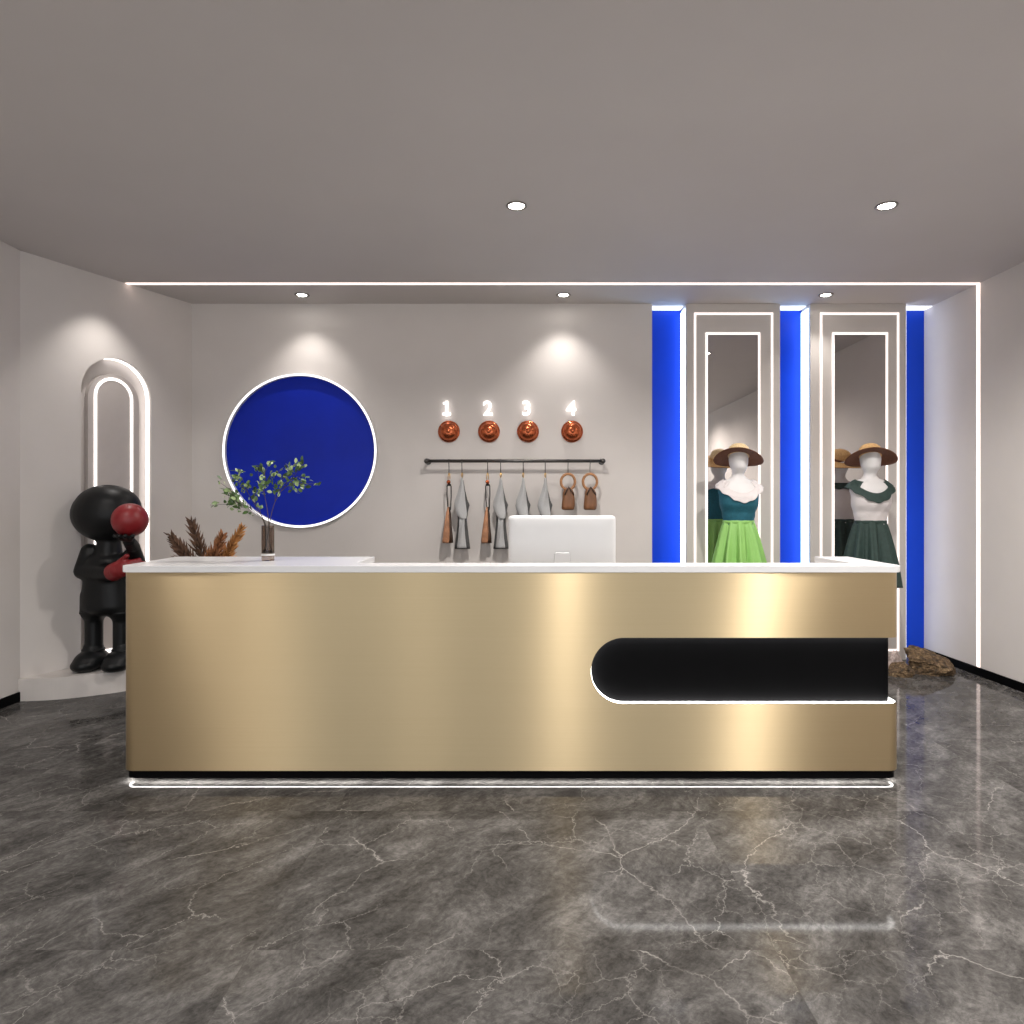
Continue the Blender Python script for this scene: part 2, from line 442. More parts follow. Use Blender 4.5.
# curved plinth
pl_front = []
ctrl = [Vector((-3.325, 4.50)), Vector((-3.2, 4.515)), Vector((-3.07, 4.55)), Vector((-2.9, 4.64)), Vector((-2.75, 4.755)), Vector((-2.6, 4.95)), Vector((-2.53, 5.2)), Vector((-2.55, 5.45)), Vector((-2.66, 5.70))]
for i in range(len(ctrl) - 1):
    p0 = ctrl[max(i-1, 0)]; p1 = ctrl[i]; p2 = ctrl[i+1]; p3 = ctrl[min(i+2, len(ctrl)-1)]
    for k in range(6):
        t = k / 6
        pl_front.append(tuple(0.5 * ((2*p1) + (p2-p0)*t + (2*p0-5*p1+4*p2-p3)*t*t + (3*p1-p0-3*p2+p3)*t**3)))
pl_front.append(tuple(ctrl[-1]))
poly = pl_front + [(AX1, AY1 - .004), (AX0 + .003, AY0)]
pl_o = B().prism([poly], XY(0), XY(Z0N)).obj('display_plinth', 'plinth')
tag(pl_o, 'low curved white plinth along the angled wall under the black sculpture', 'plinth')

# ------------------------------------------------------------------ ceiling and wall light lines
LY = 5.19
o = B().box((-3.0, LY - .019, CEIL - .004), (RX - .001, LY + .019, CEIL + .01)).obj('ceiling_light_strip', 'led')
tag(o, 'long thin warm white light line running across the ceiling', 'light strip')
o = B().box((RX - .004, LY - .017, .064), (RX + .01, LY + .017, CEIL - .005)).obj('wall_light_strip', 'led')
tag(o, 'thin vertical warm white light line on the right wall', 'light strip')

# recess light strips
for i, (xa, xb) in enumerate(((1.109, 1.395), (2.185, 2.437))):
    lb = ['left of the light green dress', 'between the two light framed panels'][i]
    o = B().box((xb - .006, BACK + .03, .01), (xb, REC - .005, CEIL - .03)).obj('recess_light_strip', 'led_cool')
    tag(o, 'cool white light strip edging the blue recess ' + lb, 'light strip')
o = B().box((3.244, BACK + .012, .01), (3.250, BACK + .05, CEIL - .03)).obj('recess_light_strip', 'led_wash')
tag(o, 'cool white light strip hidden behind the right panel, washing the right wall', 'light strip')
for i, (xa, xb) in enumerate(((1.109, 1.387), (2.185, 2.429), (3.252, 3.5))):
    o = B().box((xa + .002, BACK + .06, CEIL - .006), (xb - .002, REC - .002, CEIL + .004)).obj('recess_top_light', 'led_cool_soft')
    tag(o, 'short white light strip on top of the blue recess ' + ['beside the plain back wall', 'between the two light framed panels', 'beside the right wall'][i], 'light strip')

# rectangular frames on the panels and the mirrors
def px_x(px, d=BACK): return (px - CX) * d / F
def px_z(py, d=BACK): return H + (CY - py) * d / F
def rect_frame(x0, x1, z0, z1, w, y0, y1):
    return B().prism([rect(x0, z0, x1, z1), rect(x0 + w, z0 + w, x1 - w, z1 - w)], XZ(y0), XZ(y1))
for i, (o0, o1, i0, i1) in enumerate(((694, 773, 705.5, 760), (820, 899, 832, 887.5))):
    who = ['light green', 'dark green'][i]
    fr = rect_frame(px_x(o0), px_x(o1), .073, px_z(312.7), .017, BACK - .004, BACK).obj('rectangular_light_frame', 'led_wall')
    tag(fr, f'tall outer rectangle of warm white light around the mirror behind the {who} dress', 'light frame')
    mr = thing('wall_mirror', (px_x((i0 + i1) / 2), BACK, .16), f'tall narrow grey mirror with lit white edge behind the {who} dress', 'mirror')
    x0, x1, z0, z1 = px_x(i0), px_x(i1), .17, px_z(332.7)
    B().box((x0 + .01, BACK - .004, z0 + .01), (x1 - .01, BACK, z1 - .01)).obj('mirror_glass', 'mirror', mr)
    rect_frame(x0, x1, z0, z1, .017, BACK - .008, BACK).obj('light_frame', 'led_wall', mr)

# downlights
def downlight(x, y, label, power=30, ang=68, blend=.35, lens_r=.043):
    t = thing('ceiling_downlight', (x, y, CEIL), label, 'downlight', 'round recessed ceiling downlights')
    n = 28
    B().lathe([(.060, CEIL - .0), (.060, CEIL - .004), (.048, CEIL - .006), (.044, CEIL - .002), (.044, CEIL)], (x, y, 0), n).obj('trim_ring', 'trim', t, smooth=True)
    B().lathe([(.0005, CEIL - .0025), (lens_r, CEIL - .0025), (lens_r, CEIL - .0005), (.0005, CEIL - .0005)], (x, y, 0), n).obj('lens', 'lens', t)
    if power: spot(x, y, CEIL - .02, power, ang, blend)
def spot(x, y, z, power, ang, blend=.35, r=.03, c=(1, .95, .905)):
    l = bpy.data.lights.new('spot', 'SPOT'); l.energy = power; l.spot_size = math.radians(ang); l.spot_blend = blend; l.shadow_soft_size = r; l.color = c
    lo = bpy.data.objects.new('downlight_or_added_spot', l); col.objects.link(lo); lo.location = (x, y, z)
for x, lb, pw in ((-1.754, 'small downlight above the blue round wall disc', 9), (.35, 'small downlight above the hanging rail', 11), (2.46, 'small downlight above the two light framed panels', 9)):
    downlight(x, 5.47, lb, pw, 100, .9, .036)
downlight(-.02, 3.84, 'bigger downlight in the middle of the ceiling, in front of the light line', 85, 150, 1)
downlight(2.07, 3.84, 'bigger downlight at right on the ceiling, in front of the light line', 85, 150, 1)
spot(-2.86, 4.86, CEIL - .02, 13, 90, .9)  # spot without a fixture, added for the scallop on the angled wall
# spots without fixtures, out of view, placed for the streaks on the counter front
for x in (.40, 2.18):
    spot(x, 1.45, CEIL - .02, 50 if x < 1 else 75, 130, .8, .05)
for x, p_, r_ in ((-1.1, 50, .3), (.50, 45, .035), (2.71, 80, .035), (-2.9, 70, .3)):  # unseen spots added to brighten the gold front and near walls
    spot(x, -.6, CEIL - .02, p_, 155, .9, r_)
for x, y, p_, r_ in ((-2.45, .5, 70, .3), (2.40, .5, 60, .035), (-2.48, 2.6, 55, .2), (2.2, 2.6, 35, .035)):  # more unseen spots, added to wash the side walls the gold reflects
    spot(x, y, CEIL - .02, p_, 165, 1, r_)

# ------------------------------------------------------------------ round blue disc
dc = P(301, 451, BACK)
dsc = thing('round_wall_disc', (dc.x, BACK, dc.z - .65), 'large round cobalt blue disc with a glowing white rim on the back wall', 'wall decoration')
n = 96
def circ(r, n=96): return [(dc.x + r * math.cos(2*PI*k/n), dc.z + r * math.sin(2*PI*k/n)) for k in range(n)]
B().prism([circ(.625)], XZ(BACK - .006), XZ(BACK)).obj('disc_face', 'blue_disc', dsc)
B().prism([circ(.642), circ(.624)], XZ(BACK - .040), XZ(BACK)).obj('rim_body', 'white_plastic', dsc)
B().prism([circ(.642), circ(.626)], XZ(BACK - .043), XZ(BACK - .0402)).obj('glowing_rim', 'led_disc', dsc)

# ------------------------------------------------------------------ reception counter
GX0, GX1, GZ0, GZ1 = -1.863, 1.781, .0605, .9855
WBK = 3.70
def plan_path(off, r0=.060, back=WBK, n=12):
    x0, x1, y0 = GX0 + off, GX1 - off, FRONT + off
    r = max(r0 - off, .006)
    pts = [(x0, back)]
    for k in range(n + 1):
        a = PI + (PI / 2) * k / n
        pts.append((x0 + r + r * math.cos(a), y0 + r + r * math.sin(a)))
    for k in range(n + 1):
        a = 1.5 * PI + (PI / 2) * k / n
        pts.append((x1 - r + r * math.cos(a), y0 + r + r * math.sin(a)))
    pts.append((x1, back))
    return pts
ctr = thing('reception_counter', ((GX0 + GX1) / 2, FRONT + .25, 0), 'long reception counter with brushed gold front, black slot and white lit base', 'reception counter')
# outer path with arclength
base_path = plan_path(0)
cum = [0]
for a, b_ in zip(base_path, base_path[1:]): cum.append(cum[-1] + math.dist(a, b_))
U_TOT = cum[-1]
def path_at(u):
    u = min(max(u, 0), U_TOT)
    for i in range(len(cum) - 1):
        if u <= cum[i+1] + 1e-9:
            t = (u - cum[i]) / max(cum[i+1] - cum[i], 1e-9)
            a = Vector(base_path[i]); b_ = Vector(base_path[i+1]); p = a.lerp(b_, t)
            break
    # inward normal: smooth on the corners
    x0, x1, y0, r = GX0, GX1, FRONT, .060
    if p.x < x0 + r and p.y < y0 + r: nn = Vector((x0 + r, y0 + r)) - p
    elif p.x > x1 - r and p.y < y0 + r: nn = Vector((x1 - r, y0 + r)) - p
    elif p.x <= x0 + 1e-6: nn = Vector((1, 0))
    elif p.x >= x1 - 1e-6: nn = Vector((-1, 0))
    else: nn = Vector((0, 1))
    nn.normalize()
    return p, nn
i_front = 1 + 12
def u_of_x(x): return cum[i_front] + (x - base_path[i_front][0])
SZ0, SZ1 = .373, .681
SR = (SZ1 - SZ0) / 2; SC = (SZ0 + SZ1) / 2
us = u_of_x(.331); uc = us + SR
U_list = set(cum)
for k in range(25):
    U_list.add(us + SR * (1 - math.cos(PI / 2 * k / 24)))
for k in range(1, 12): U_list.add(cum[i_front] + (us - cum[i_front]) * k / 12)
U_list = sorted(U_list)
def half(u):
    if u < us: return 0
    if u >= uc: return SR
    return math.sqrt(max(SR**2 - (uc - u)**2, 0))
def skin_band(segs, thick, name, m, parent, smooth=False):
    """segs: list of (u, z0, z1)"""
    b = B(); rings = []
    for (u, z0, z1) in segs:
        p, nn = path_at(u); q = p + nn * thick
        rings.append([Vector((p.x, p.y, z0)), Vector((p.x, p.y, z1)), Vector((q.x, q.y, z1)), Vector((q.x, q.y, z0))])
    b.loft(rings); return b
fp = B()
s1 = [(u, GZ0, GZ1) for u in U_list if u <= us + 1e-9]
s2 = [(u, SC + half(u), GZ1) for u in U_list if u >= us - 1e-9]
s3 = [(u, GZ0, SC - half(u)) for u in U_list if u >= us - 1e-9]
TH = .034
for s in (s1, s2, s3):
    q = skin_band(s, TH, '', None, None); fp.add(q.v, q.f)
fpm = fp.obj('gold_front_panel', 'gold', ctr, label='brushed champagne gold wrapping panel')
for p_ in fpm.data.polygons: p_.use_smooth = abs(p_.normal.z) < .5
fpm.data.shade_smooth() if False else None
es = fpm.modifiers.new('split', 'EDGE_SPLIT'); es.split_angle = math.radians(35)
# slot light: thin liner along the slot edge
line = [(U_TOT - .0, SZ1 - .0)]
cutpts = [(U_TOT, SC + SR)]
us_up = [u for u in reversed(U_list) if u >= us]
ring_pts = [(u, SC + half(u), -1) for u in us_up] + [(u, SC - half(u), 1) for u in reversed(us_up)][1:]
rings = []
for (u, z, _) in ring_pts:
    p, nn = path_at(u)
    # direction toward the slot centre line
    if u >= uc: dv = (0, -1 if z > SC else 1)
    else:
        a = Vector((uc - u, SC - z)).normalized(); dv = (a.x, a.y)
    t = .0012
    p2, n2 = path_at(u + dv[0] * t); z2 = z + dv[1] * t
    f = .008; bk = TH
    rings.append([Vector((*(p + nn * f), z)), Vector((*(p2 + n2 * f), z2)), Vector((*(p2 + n2 * bk), z2)), Vector((*(p + nn * bk), z))])
B().loft(rings).obj('slot_light_strip', 'led_slot', ctr, label='white light line along the slot edge')
# black core (U shaped plan)
WX0, WX1, MID = -.80, 1.62, 3.32
def core_plan(off, back=WBK - .01, mid=MID):
    pp = plan_path(off, back=back)
    return pp + [(WX1, back), (WX1, mid), (WX0, mid), (WX0, back)]
B().prism([core_plan(TH + .001)], XY(GZ0 + .001), XY(GZ1 - .001)).obj('black_core', 'black', ctr, label='black matt panel seen inside the slot')
B().prism([core_plan(.012)], XY(.022), XY(GZ0 + .001)).obj('base_plinth', 'black', ctr, label='thin black base strip')
ol = plan_path(.014)[1:-1]; il = plan_path(.024)[1:-1]
ol = [(ol[0][0], FRONT + .075)] + ol + [(ol[-1][0], FRONT + .075)]; il = [(il[0][0], FRONT + .075)] + il + [(il[-1][0], FRONT + .075)]
B().prism([ol + list(reversed(il))], XY(.0212), XY(.0222)).obj('base_light_strip', 'led_base', ctr, label='white light line under the base')
B().prism([core_plan(.14, back=WBK - .1, mid=MID - .02 + .02)], XY(0), XY(.022)).obj('foot', 'black', ctr)
# white top
def top_plan():
    pts = []
    x0, x1, y0, r = -1.870, 1.790, FRONT - .006, .05
    for k in range(7):
        a = PI + (PI/2) * k / 6; pts.append((x0 + r + r*math.cos(a), y0 + r + r*math.sin(a)))
    for k in range(7):
        a = 1.5*PI + (PI/2) * k / 6; pts.append((x1 - r + r*math.cos(a), y0 + r + r*math.sin(a)))
    return [(x0 - .02, 3.74)] + pts + [(x1 + .012, 3.74), (WX1, 3.74), (WX1, 3.335), (WX0, 3.335), (WX0, 3.74)]
tp = B().prism([top_plan()], XY(GZ1), XY(1.0165)).obj('counter_top', 'white', bevel=.003)
tag(tp, 'white solid worktop slab lying along the gold reception counter', 'countertop')

# work desk behind
dk = thing('work_desk', (.4, 3.7, 0), 'plain desk tucked behind the counter, carrying the white monitor', 'desk')
B().box((WX0 + .02, 3.36, .72), (WX1 - .02, 3.98, .75)).obj('desk_top', 'desk', dk, bevel=.003)
for x in (WX0 + .04, WX1 - .08): B().box((x, 3.40, 0), (x + .04, 3.96, .72)).obj('side_panel', 'desk', dk)

# monitor
MD = 3.75
mx0, mx1 = P(508.5, 0, MD).x, P(615.5, 0, MD).x
mz1 = P(0, 515.5, MD).z; mz0 = .87
mcx = (mx0 + mx1) / 2
mon = thing('computer_monitor', (mcx, MD, .75), 'large white computer monitor seen from behind above the counter', 'monitor')
def rrect(x0, z0, x1, z1, r, n=6):
    pts = []
    for (cx, cz, a0) in ((x1-r, z1-r, 0), (x0+r, z1-r, PI/2), (x0+r, z0+r, PI), (x1-r, z0+r, 1.5*PI)):
        for k in range(n+1):
            a = a0 + PI/2*k/n; pts.append((cx + r*math.cos(a), cz + r*math.sin(a)))
    return pts
rings = []
for ins, yy in ((.12, -.020), (.06, -.0185), (.025, -.016), (.010, -.0125), (.003, -.008), (0, -.002), (0, .006), (.003, .01)):
    rings.append([Vector((x, MD + yy, z)) for x, z in rrect(mx0 + ins, mz0 + ins, mx1 - ins, mz1 - ins, max(.02 - ins * .3, .012))])
B().loft(rings).obj('back_shell', 'white_plastic', mon, smooth=True)
B().prism([rrect(mx0 + .008, mz0 + .06, mx1 - .008, mz1 - .008, .01)], XZ(MD + .0102), XZ(MD + .013)).obj('screen', 'screen', mon, label='black glass screen')
st = [(-.047, .005), (-.040, .082), (-.036, .088), (.036, .088), (.040, .082), (.047, .005)]
sz = P(0, 552, MD).z - .088
rings = []
for ins, yy in ((0, -.016), (0, -.026), (.003, -.030)):
    rings.append([Vector((mcx + x * (1 - ins * 10), MD + yy, sz + z - (ins if z > .05 else -ins))) for x, z in st])
sd = B().loft(rings)
hub = sd.obj('hinge_block', 'white_plastic', mon)
gr = B().prism([[(x*1.05, z + (.002 if z > .04 else -.004)) for x, z in st]], lambda p: Vector((mcx + p[0], MD - .0225, sz + p[1])), lambda p: Vector((mcx + p[0], MD - .016, sz + p[1]))).obj('hinge_seam', 'groove', hub, label='thin grey seam around the hinge')
B().tube([(mcx, MD - .05, .765), (mcx, MD - .04, .85), (mcx, MD - .012, sz + .004)], [.04, .03, .012], 16).obj('stand_neck', 'white_plastic', mon, smooth=True)
B().prism([rrect(mcx - .10, MD - .13, mcx + .10, MD + .05, .02)], XY(.7505), XY(.765)).obj('stand_base', 'white_plastic', mon, bevel=.003)

# ------------------------------------------------------------------ glowing digits, copper lamps
for i, (px, ch) in enumerate(((447, '1'), (488, '2'), (526.5, '3'), (571, '4'))):
    cu = bpy.data.curves.new('t', 'FONT'); cu.body = ch; cu.size = .168; cu.align_x = 'CENTER'; cu.extrude = .006; cu.offset = .003
    to = bpy.data.objects.new('t', cu); col.objects.link(to)
    bpy.context.view_layer.update()
    me = bpy.data.meshes.new_from_object(to.evaluated_get(bpy.context.evaluated_depsgraph_get()))
    bpy.data.objects.remove(to)
    zb = P(0, 415.5, BACK).z
    me.transform(Matrix.Translation((px_x(px), BACK - .026, zb)) @ Matrix.Rotation(PI/2, 4, 'X'))
    if ch == '1':
        bmx = bmesh.new(); bmx.from_mesh(me)
        xc = px_x(px); yb = BACK - .026
        for (a, b_) in (((xc - .034, zb - .003), (xc + .034, zb + .020)), ((xc - .030, zb + .090), (xc - .0, zb + .108))):
            q = mesh(*(lambda bb: (bb.v, bb.f))(B().box((a[0], yb - .006, a[1]), (b_[0], yb + .006, b_[1])))); bmx.from_mesh(q)
        bmx.to_mesh(me); bmx.free()
    o = link('glowing_number', me, 'digit')
    tag(o, ['leftmost glowing wall number, a white 1 over the first copper dome', 'glowing white 2 on the wall, second number from the left', 'glowing white 3 on the wall, third number, above the two middle aprons', 'rightmost glowing wall number, a white 4 above the ring bags'][i], 'number sign')
    B().box((px_x(px) - .004, BACK - .021, zb + .04), (px_x(px) + .004, BACK, zb + .048)).obj('mounting_pin', 'rail', o)
ordn = ['below the number 1', 'below the number 2', 'below the number 3', 'below the number 4']
cp0 = None
kx = [449, 489, 528, 572]
cl = P(kx[0], 431.6, BACK)
lamp = thing('copper_wall_dome', (cl.x, BACK, cl.z), 'round copper dome on the back wall ' + ordn[0], 'wall knob')
lamp['group'] = 'copper domes under the numbers'
pr = [(.0, 0), (.088, 0), (.092, .008), (.090, .016), (.084, .020), (.078, .021), (.074, .030), (.066, .044), (.054, .056), (.040, .064), (.026, .068), (.001, .069)]
dm_o = B().lathe([(max(r, .0005), h) for r, h in pr], cl, 48, 'y').obj('dome', 'copper', lamp, smooth=True)
B().lathe([(.0005, .066), (.020, .066), (.020, .074), (.015, .080), (.0005, .081)], cl, 24, 'y').obj('centre_nub', 'copper', dm_o, smooth=True)
for i in range(1, 4):
    copy_tree(lamp, ((kx[i] - kx[0]) * BACK / F, 0, 0), 'round copper dome on the back wall ' + ordn[i])

# ------------------------------------------------------------------ hanging rail
RD = 5.60
ry = P(0, 461, RD).z
xa, xb = P(426.5, 0, RD).x, P(603, 0, RD).x
rl = thing('hanging_rail', ((xa + xb) / 2, BACK, ry), 'dark metal rail on the back wall holding the hanging bags and aprons', 'rail')
B().tube([(xa, RD, ry), (xb, RD, ry)], .0135, 16).obj('bar', 'rail', rl, smooth=True)
for x in (xa, xb):
    B().tube([(x, RD, ry), (x, BACK - .004, ry)], .0125, 14).lathe([(.0005, 0), (.026, 0), (.026, .006), (.0005, .006)], (x, BACK, ry), 20, 'y').obj('wall_bracket', 'rail', rl, smooth=False)
    B().lathe([(.0005, -.022), (.014, -.019), (.020, -.01), (.022, 0), (.020, .01), (.014, .019), (.0005, .022)], (x, RD, ry), 16, 'y').obj('end_knob', 'rail', rl, smooth=True)

S = RD / F   # metres per pixel at the rail
def hook(parent, x, zb, y=RD, r=.0035, m='rail'):
    pts = []
    R_ = .0150
    for k in range(9):
        a = math.radians(-20 + 200 * k / 8)
        pts.append((x, y + R_ * math.cos(a), ry + R_ * math.sin(a)))
    pts.append((x, y - R_ * .9, ry - .02)); pts.append((x, y - .004, ry - .045)); pts.append((x, y, zb))
    return B().tube(pts, r, 8).obj('hook', m, parent, smooth=True)

def garment(px, label):
    x = (px - CX) * S; z0 = P(0, 478, RD).z
    t = thing('hanging_apron', (x, RD, z0), label, 'apron', 'grey aprons on the hanging rail')
    hk = hook(t, x, z0 + .035)
    B().tube([(x, RD, z0 + .045), (x + .006, RD, z0 + .03), (x + .002, RD, z0 - .004), (x - .006, RD, z0 + .02), (x, RD, z0 + .045)], .004, 8).obj('brass_clip', 'brass', hk, smooth=True)
    def cloth(rows, ya, name, m, thick, fold):
        # rows: (pixel y, left px, right px) ; thick soft folded sheet
        nx = 9; ringsF = []
        ring_list = []
        # densify rows
        R = []
        for (a, b_) in zip(rows, rows[1:]):
            for k in range(5):
                s_ = k / 5; R.append(tuple(a[j] * (1 - s_) + b_[j] * s_ for j in range(3)))
        R.append(rows[-1])
        for (py, l, r_) in R:
            zz = P(0, py, RD).z; ring = []
            for k in range(nx):
                u = k / (nx - 1); xx = x + (l + (r_ - l) * u) * S
                yy = ya - fold * math.sin(PI * u) - .006 * math.sin(u * 7 + py * .16)
                ring.append(Vector((xx, yy, zz)))
            for k in reversed(range(nx)):
                u = k / (nx - 1); xx = x + (l + (r_ - l) * u) * S
                yy = ya + thick * math.sin(PI * min(max(u, .08), .92)) + .002
                ring.append(Vector((xx, yy, zz)))
            ring_list.append(ring)
        return B().loft(ring_list).obj(name, m, t, smooth=True)
    cloth([(478, -.8, .9), (484, -1.6, 1.8), (492, -4.0, 2.8), (500, -6.8, 3.4), (506, -7.8, 4.2), (511, -6.4, 4.8), (515, -4.6, 5.2), (518.5, -1.5, 4.6)], RD - .02, 'front_cloth', 'cloth', .02, .02)
    cloth([(516, -2.2, 4.2), (519, -2.6, 3.0), (526, -2.8, 2.6), (538, -4.0, 3.4), (548, -5.0, 4.6)], RD - .012, 'lower_cloth', 'cloth', .02, .014)
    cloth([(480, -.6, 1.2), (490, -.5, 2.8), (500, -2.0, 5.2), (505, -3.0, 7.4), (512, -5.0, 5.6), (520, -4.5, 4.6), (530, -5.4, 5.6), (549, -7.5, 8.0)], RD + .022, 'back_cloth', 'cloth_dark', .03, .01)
    return t
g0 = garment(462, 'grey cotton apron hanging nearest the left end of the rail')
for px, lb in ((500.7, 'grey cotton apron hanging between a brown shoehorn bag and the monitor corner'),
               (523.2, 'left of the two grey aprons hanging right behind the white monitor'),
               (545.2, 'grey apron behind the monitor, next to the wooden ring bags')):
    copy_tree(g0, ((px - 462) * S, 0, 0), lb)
g0.children  # keep

def shoe_bag(px, label):
    x = (px - CX) * S; z0 = P(0, 478, RD).z
    t = thing('hanging_leather_bag', (x, RD, z0), label, 'bag', 'tan leather drawstring bags on the rail')
    hk = hook(t, x, z0 + .035)
    B().tube([(x, RD, z0 + .045), (x + .007, RD, z0 + .02), (x + .008, RD, z0 - .01), (x - .008, RD, z0 - .01), (x - .007, RD, z0 + .02), (x, RD, z0 + .045)], .004, 8).obj('brass_clip', 'brass', hk, smooth=True)
    B().lathe([(.0005, -.018), (.011, -.014), (.018, 0), (.011, .014), (.0005, .018)], (x - .002, RD - .012, P(0, 482, RD).z), 16).obj('copper_bead', 'copper', t, smooth=True)
    zt_, zb_ = P(0, 485, RD).z, P(0, 508, RD).z
    B().tube([(x - .004, RD, zt_ + .012), (x - .016, RD, zt_ - .01), (x - .016, RD, (zt_+zb_)/2), (x - .008, RD, zb_ - .012), (x - .006, RD, zb_ - .03)], .0048, 8).tube([(x + .004, RD, zt_ + .012), (x + .017, RD, zt_ - .01), (x + .018, RD, (zt_+zb_)/2), (x + .012, RD, zb_ - .012), (x - .002, RD, zb_ - .03)], .0048, 8).tube([(x-.016, RD, zt_), (x+.016, RD, zt_)], .008, 8).obj('strap', 'strap', t, smooth=True)
    # tapering pouch
    rings = []; rings2 = []
    for py, l, r_, th in ((507, -1.4, -.2, .006), (512, -2.6, .2, .011), (522, -4.2, .5, .017), (532, -5.6, .9, .022), (541, -6.6, .6, .026), (543, -6.2, -.2, .018)):
        zz = P(0, py, RD).z; c_ = (l + r_) / 2 * S + x; hw = (r_ - l) / 2 * S
        rings.append([Vector((c_ + hw * math.cos(2*PI*k/18), RD - .012 + th * math.sin(2*PI*k/18), zz)) for k in range(18)])
    for py, l, r_, th in ((507, -.9, .9, .006), (514, -.8, 2.0, .010), (526, -1.6, 2.6, .015), (536, -1.8, 3.6, .02), (543, -2.0, 4.0, .02)):
        zz = P(0, py, RD).z; c_ = (l + r_) / 2 * S + x; hw = (r_ - l) / 2 * S
        rings2.append([Vector((c_ + hw * math.cos(2*PI*k/18), RD + .014 + th * math.sin(2*PI*k/18), zz)) for k in range(18)])
    B().loft(rings).obj('leather_pouch', 'leather', t, smooth=True)
    B().loft(rings2).obj('dark_back_flap', 'leather_dark', t, smooth=True)
    return t
s0 = shoe_bag(449, 'slim tan leather bag at the left end of the rail')
copy_tree(s0, ((487.7 - 449) * S, 0, 0), 'slim tan leather bag hanging between the first two grey aprons')

def ring_bag(px, label):
    x = (px - CX) * S
    t = thing('ring_handle_bag', (x, RD, P(0, 474, RD).z), label, 'bag', 'wooden ring bags on the rail')
    zt_ = P(0, 473.5, RD).z; zc = P(0, 481.8, RD).z; R_ = 7.0 * S
    hook(t, x, zt_ - .004, r=.003)
    pts = [(x + R_ * math.cos(2*PI*k/36), RD, zc + R_ * 1.12 * math.sin(2*PI*k/36)) for k in range(37)]
    B().tube(pts, .0115, 10, cap=False).obj('wooden_ring', 'wood_ring', t, smooth=True)
    rings = []
    for py, l, r_, th in ((487.5, -1.6, 2.0, .012), (490, -4.2, 4.6, .018), (493, -5.0, 6.2, .022), (500, -5.8, 6.6, .027), (506, -6.4, 6.8, .030), (509, -6.2, 6.2, .026), (510, -5, 5, .016)):
        zz = P(0, py, RD).z; c_ = (l + r_) / 2 * S + x; hw = (r_ - l) / 2 * S
        ring = []
        for k in range(40):
            a = 2*PI*k/40; pf = 1 + .10 * math.cos(a * 6) * (1 if py > 489 else 0)
            ca, sa_ = math.cos(a), math.sin(a)
            ring.append(Vector((c_ + hw * math.copysign(abs(ca)**.7, ca), RD + th * pf * math.copysign(abs(sa_)**.7, sa_), zz)))
        rings.append(ring)
    B().loft(rings).obj('leather_pouch', 'leather_pouch', t, smooth=True)
    B().tube([(x - .028, RD - .024, P(0, 495, RD).z), (x - .012, RD - .026, P(0, 490, RD).z), (x + .004, RD - .018, P(0, 487, RD).z), (x + .02, RD - .026, P(0, 490, RD).z), (x + .046, RD - .02, P(0, 495, RD).z)], .006, 8).obj('tied_strap', 'leather_dark', t, smooth=True)
    return t
r0 = ring_bag(568, 'brown bag with wooden ring handle hanging under the number 4 dome')
copy_tree(r0, (22 * S, 0, 0), 'brown bag with wooden ring handle at the right end of the rail')

# ------------------------------------------------------------------ mannequins
MY = 5.44
MS = MY / F
def interp(tab, z):
    tab = sorted(tab)
    if z <= tab[0][0]: return tab[0][1:]
    for a, b_ in zip(tab, tab[1:]):
        if z <= b_[0]:
            t = (z - a[0]) / (b_[0] - a[0]); t = t*t*(3-2*t)
            return tuple(a[i] * (1-t) + b_[i] * t for i in range(1, len(a)))
    return tab[-1][1:]
# z, half width, half depth, y offset
BODY = [(.72, .10, .07, 0), (.90, .125, .085, 0), (1.00, .125, .085, 0), (1.10, .118, .083, 0), (1.165, .113, .083, 0), (1.23, .125, .09, 0), (1.31, .145, .11, -.01), (1.36, .148, .105, -.01),
        (1.42, .158, .088, 0), (1.465, .150, .072, .005), (1.495, .112, .058, .01), (1.515, .066, .050, .01), (1.535, .048, .046, .01), (1.555, .046, .048, .006), (1.575, .052, .062, -.004), (1.60, .064, .080, -.006),
        (1.63, .071, .088, 0), (1.67, .074, .092, .002), (1.71, .066, .083, .006), (1.735, .045, .056, .006), (1.748, .018, .02, .006)]
def body_pt(cx, z, a, extra=0.0, pw=1.0):
    w, d, yo = interp(BODY, z)
    return Vector((cx + (w + extra) * math.cos(a), MY + yo + (d + extra) * math.sin(a), z))

